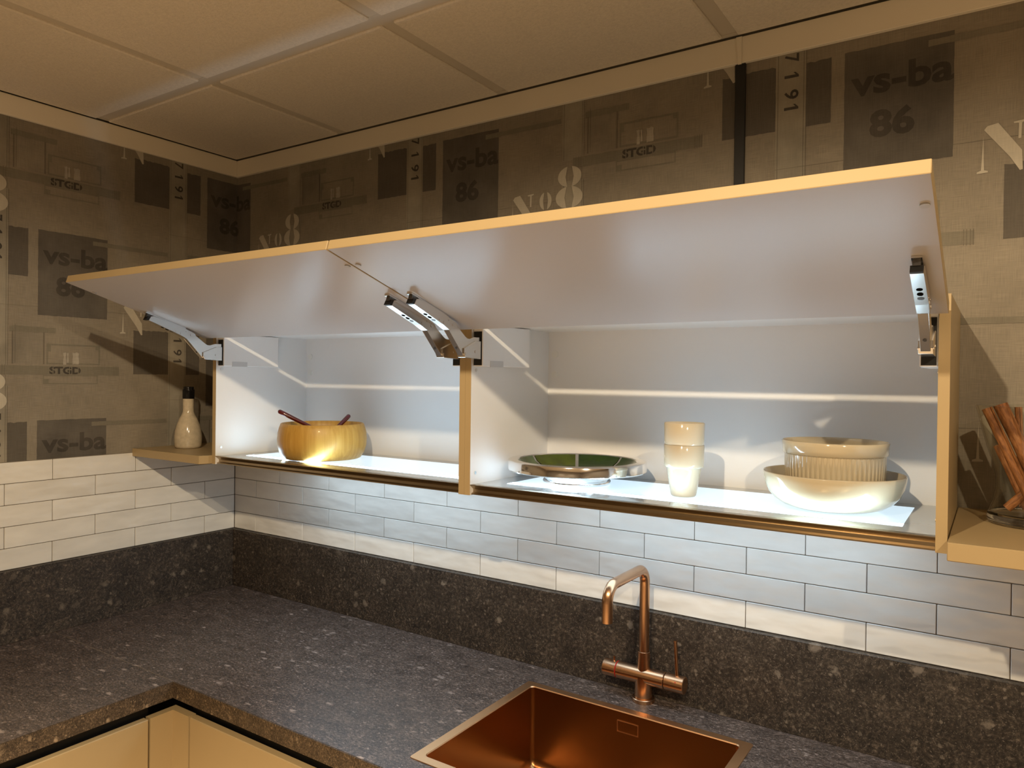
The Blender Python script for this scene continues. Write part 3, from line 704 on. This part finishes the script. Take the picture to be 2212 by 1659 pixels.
# ------------------------------------------------------------------ side shelves
bm = bmesh.new()
pts = [(.002, -.002), (.002, -.381), (.3590, -.381), (.3686, -.3560), (.3686, -.002)]
lo = [bm.verts.new((x, y, 1.4125)) for x, y in pts]; hi = [bm.verts.new((x, y, 1.4370)) for x, y in pts]
bm.faces.new(lo); bm.faces.new(list(reversed(hi)))
for i in range(5): bm.faces.new((lo[i], hi[i], hi[(i+1) % 5], lo[(i+1) % 5]))
bmesh.ops.bevel(bm, geom=list(bm.edges), offset=.0008, segments=1, affect='EDGES')
tag(obj('wall_shelf', bm, 'sand'), 'short sand lacquered shelf in the wall corner carrying the stoneware bottle', 'shelf')
tag(obj('wall_shelf', box(2.2385, 3.0, -.381, -.002, 1.4085, 1.4365, .0012), 'sand'), 'sand lacquered shelf carrying the glass vase of cinnamon sticks', 'shelf')

# ------------------------------------------------------------------ things on the shelves
ZS = 1.4362
# wooden salad bowl with two servers
bx, by = .655, -.178
prof = [(0, ZS), (.105, ZS), (.1105, ZS+.0025), (.1200, ZS+.0170), (.1260, ZS+.0370), (.1272, ZS+.056), (.1257, ZS+.074), (.1218, ZS+.090), (.1180, ZS+.1000), (.1160, ZS+.1015), (.1115, ZS+.1000), (.1135, ZS+.080), (.1150, ZS+.056), (.1120, ZS+.035), (.100, ZS+.018), (.080, ZS+.013), (0, ZS+.012)]
bm = lathe(prof, 64)
for v in bm.verts: v.co.z -= ZS
tag(obj('salad_bowl', bm, 'wood', smooth=True, loc=(bx, by, ZS)), 'honey coloured turned wooden salad bowl on the lit shelf', 'bowl')
def server(tip, root, label, wtip):
    A, B = Vector(root), Vector(tip); d = (B-A).normalized()
    t = thing('salad_server', label, 'salad server', tuple(A), 'salad servers in the wooden bowl')
    n = 10; P = [A + (B-A)*(i/n) for i in range(n+1)]; P += [B + d*.0035, B+d*.0055]
    R = [.0048+.0018*(i/n) for i in range(n+1)] + [.0052, .0024]
    off(obj('handle', tube([tuple(p) for p in P], R, 14), 'server', t, auto=60), A)
    # blade: flattened oval scoop
    bm = lathe([(0, -.002), (.012, -.0018), (.020, .0005), (.021, .002), (.019, .0022), (.011, .0005), (0, .0002)], 24)
    rot = d.to_track_quat('X', 'Z').to_matrix()
    for v in bm.verts: v.co = rot @ Vector((v.co.x*1.4-.024, v.co.y, v.co.z)) + A
    off(obj('scoop', bm, 'server', t, smooth=True), A)
    return t
_h = Vector((bx-2.29657, by+1.6544, 0)).normalized(); _s = Vector((_h.y, -_h.x, 0))
def at_bowl(lat, dep, z): p = Vector((bx, by, 0)) + _s*lat + _h*dep; return (p.x, p.y, z)
server(at_bowl(-.121, .02, ZS+.1335), at_bowl(.020, .0, ZS+.062), 'dark red resin salad server lying shallow across the rim of the wooden bowl', 0)
server(at_bowl(.074, .01, ZS+.1205), at_bowl(.0, -.045, ZS+.048), 'dark red resin salad server with its glossy handle end raised from the wooden bowl', 0)

# silver pedestal dish with green enamel fields
dx, dy = 1.492, -.165
dt = thing('serving_dish', 'polished silver pedestal dish with green enamel fields', 'dish', (dx, dy, ZS))
body = [(.0, .0165), (.080, .0170), (.110, .0215), (.1400, .0265), (.1570, .0290), (.1590, .0310), (.1590, .0505), (.1578, .0525), (.1385, .0530), (.1365, .0515), (.1260, .0390), (.105, .0262), (.06, .0220), (0, .0210)]
obj('body', lathe(body, 96), 'silver', dt, auto=35)
obj('foot', lathe([(0, 0), (.0770, 0), (.0785, .002), (.0775, .0070), (.0740, .0105), (.0745, .0150), (.0790, .0175), (0, .0175)], 72), 'silver', dt, auto=50)
def dish_z(r):   # inner surface height
    tab = [(0, .0210), (.06, .0220), (.105, .0262), (.1260, .0390), (.1365, .0515)]
    for (r0, z0), (r1, z1) in zip(tab, tab[1:]):
        if r <= r1: return z0+(z1-z0)*(r-r0)/(r1-r0)
    return .052
view_a = math.atan2(-1.6544-dy, 2.29657-dx)
NF = 7
for k in range(NF):
    a0 = view_a + PI + 2*PI*(k-.0)/NF + .028; a1 = view_a + PI + 2*PI*(k+1)/NF - .028
    bm = bmesh.new(); rs = [.020, .045, .070, .095, .105, .1155, .1260, .1352] ; grid = []
    for r in rs:
        r = min(r, .1352); sh = .0035/max(r, .02) - .0035/.1352
        row = []
        for i in range(9):
            a = (a0+sh) + ((a1-sh)-(a0+sh))*i/8
            row.append(bm.verts.new((r*math.cos(a), r*math.sin(a), dish_z(r)+.0012)))
        grid.append(row)
    for p, q in zip(grid, grid[1:]):
        for i in range(8): bm.faces.new((p[i], p[i+1], q[i+1], q[i]))
    obj('enamel_field', bm, {1: 'enamel_pale', 5: 'enamel_dark', 6: 'enamel_dark'}.get(k, 'enamel'), dt, smooth=True)

# two stacked beakers
cx, cy = 1.760, -.197
def beaker(z, label):
    H = .1060
    prof = [(0, 0), (.0235, 0), (.0255, .002), (.0265, .006), (.0348, .0545), (.0356, .0590), (.0362, .0600), (.0392, .0604), (.0400, .0616), (.0404, .068), (.0410, H-.001), (.0402, H), (.0392, H-.001), (.0386, .066), (.0376, .0625), (.0338, .0605), (.0326, .054), (.0245, .007), (.022, .004), (0, .0035)]
    return tag(obj('beaker', lathe(prof, 56), 'beaker', auto=60, loc=(cx, cy, z)), label, 'beaker', 'stacked cream beakers')
beaker(ZS, 'cream glass beaker standing on the lit shelf, lower one of the pair')
beaker(ZS+.0452, 'cream glass beaker nested in another, upper one of the pair')

# large bowl with ribbed dish
gx, gy = 2.0400, -.160
prof = [(0, .0005), (.060, 0), (.074, .0012), (.090, .0065), (.1045, .0160), (.1150, .0280), (.1215, .0430), (.1245, .0560), (.1258, .0660), (.1248, .0676), (.1232, .0662), (.1200, .0480), (.1120, .0330), (.0985, .0200), (.082, .0115), (0, .0070)]
tag(obj('serving_bowl', lathe(prof, 80), 'cream', smooth=True, loc=(gx, gy, ZS)), 'wide plain cream bowl on the lit shelf holding the ribbed dish', 'bowl')
NR = 60
prof = [(0, 0), (.076, 0), (.0835, .0030), (.0865, .0080), (.0888, .055), (.0892, .0810), (.0905, .0835), (.0928, .0850), (.0938, .1000), (.0945, .1065), (.0930, .1078), (.0905, .1060), (.0895, .098), (.0860, .012), (.080, .0065), (0, .0060)]
def flute(k, a):
    return 1 - .024*(1-abs(math.sin(NR*a/2))**.7) if 2 <= k <= 5 else 1
tag(obj('souffle_dish', lathe(prof, NR*5, flute), 'cream', auto=70, loc=(gx+.002, gy+.003, ZS+.0195)), 'cream ceramic dish with fluted side nested in the wide bowl', 'dish')

# stoneware bottle
ox, oy, oz = .112, -.258, 1.4372
bt = thing('bottle', 'speckled cream stoneware bottle with a black glazed top', 'bottle', (ox, oy, oz))
prof = [(0, .0005), (.034, 0), (.0385, .0015), (.0405, .008), (.0418, .024), (.0415, .040), (.0390, .058), (.0345, .076), (.0275, .094), (.0205, .107), (.0175, .115), (.0166, .125), (.0166, .1605)]
obj('body', lathe(prof, 56), 'bottle', bt, smooth=True)
prof = [(.0166, .1590), (.0180, .1592), (.0183, .164), (.0183, .186), (.0178, .189), (.0160, .1895), (.0160, .196), (.0150, .198), (.0120, .198), (.0115, .194), (0, .192)]
ct = obj('cap', lathe(prof, 40), 'black_gloss', bt, auto=40); ct['label'] = 'black glazed top'
obj('lug', box(.0120, .0195, -.004, .004, .186, .1975, .0012), 'black_gloss', ct)

# glass vase with cinnamon sticks
vx, vy, vz = 2.353, -.134, 1.4367
vs = thing('glass_vase', 'clear flared glass vase holding cinnamon sticks on the sand shelf', 'vase', (vx, vy, vz))
prof = [(.0655, .020), (.0595, .038), (.0550, .060), (.0555, .082), (.0610, .105), (.0700, .135), (.0780, .165), (.0855, .198), (.0862, .2005), (.0845, .2015), (.0832, .1995), (.0757, .165), (.0677, .135), (.0587, .105), (.0532, .082), (.0527, .060), (.0572, .038), (.0632, .020)]
obj('side', lathe(prof, 72), 'thin_glass', vs, smooth=True)
obj('base', lathe([(0, 0), (.060, 0), (.0665, .0030), (.0680, .0090), (.0655, .0198), (.0632, .0198), (.0595, .0160), (0, .0135)], 72), 'glass', vs, smooth=True)
_h2 = Vector((vx-2.29657, vy+1.6544, 0)).normalized(); _s2 = Vector((_h2.y, -_h2.x, 0))
def in_vase(lat, dep, z): p = Vector((vx, vy, vz)) + _s2*lat + _h2*dep; return Vector((p.x, p.y, vz+z))
def quill(a, b, r, label, roll=0.0, turns=1.35):
    """bark rolled inwards from both edges; a bottom, b top"""
    A, B = Vector(a), Vector(b); d = B-A; L = d.length
    sec = []
    for sgn in (1, -1):
        n = 14
        arm = []
        for i in range(n+1):
            th = i/n*turns*PI*1.5; rr_ = r*(.52 - .24*i/n)
            arm.append((sgn*(r*.46 - rr_*math.cos(th)*.98), rr_*math.sin(th)*1.05))
        sec.append(arm)
    line = list(reversed(sec[0])) + sec[1]
    # simple thick-walled spiral roll
    bm = bmesh.new(); N = 40; T = turns*2*PI
    inn, out = [], []
    for zi, z in enumerate((0, L*.33, L*.66, L)):
        for lst, w in ((out, 0.0), (inn, .16)):
            row = []
            for i in range(N+1):
                th = roll + T*i/N; R = r*(1 - .42*i/N) - r*w
                wob = 1 + .05*math.sin(3*th+zi*1.7)
                row.append(bm.verts.new((R*wob*math.cos(th), R*wob*math.sin(th), z)))
            lst.append(row)
    for g in (out, inn):
        for p, q in zip(g, g[1:]):
            for i in range(N): bm.faces.new((p[i], p[i+1], q[i+1], q[i]))
    for k in (0, -1):
        for i in range(N): bm.faces.new((out[k][i], out[k][i+1], inn[k][i+1], inn[k][i]))
    for i in (0, N):
        for k in range(3): bm.faces.new((out[k][i], inn[k][i], inn[k+1][i], out[k+1][i]))
    o = obj('cinnamon_stick', bm, 'cinnamon', auto=50)
    o.location = A; o.rotation_mode = 'QUATERNION'; o.rotation_quaternion = d.to_track_quat('Z', 'Y')
    return tag(o, label, 'cinnamon stick', 'cinnamon sticks in the glass vase')
quill(in_vase(.003, -.032, .026), in_vase(-.0690, -.020, .1960), .0092, 'cinnamon stick resting against the vase rim beside the cabinet side', 1.0)
quill(in_vase(.024, -.004, .026), in_vase(-.0500, .004, .2030), .0128, 'thickest cinnamon stick leaning across the vase with its rolled end above the rim', 2.2)
quill(in_vase(-.010, .020, .024), in_vase(-.0540, .012, .1310), .0078, 'short cinnamon stick in the vase ending well below the rim', .4)
quill(in_vase(-.0385, -.014, .0265), in_vase(.004, -.010, .0740), .0088, 'stubby cinnamon stick lying low and slanting in the vase bottom', 3.0)
quill(in_vase(-.016, .030, .023), in_vase(-.0255, .046, .1980), .0066, 'slim upright cinnamon stick standing straight in the vase', 1.5)
quill(in_vase(.012, .034, .024), in_vase(.046, .030, .1850), .0085, 'cinnamon stick leaning away from the cabinet side in the vase', .9)
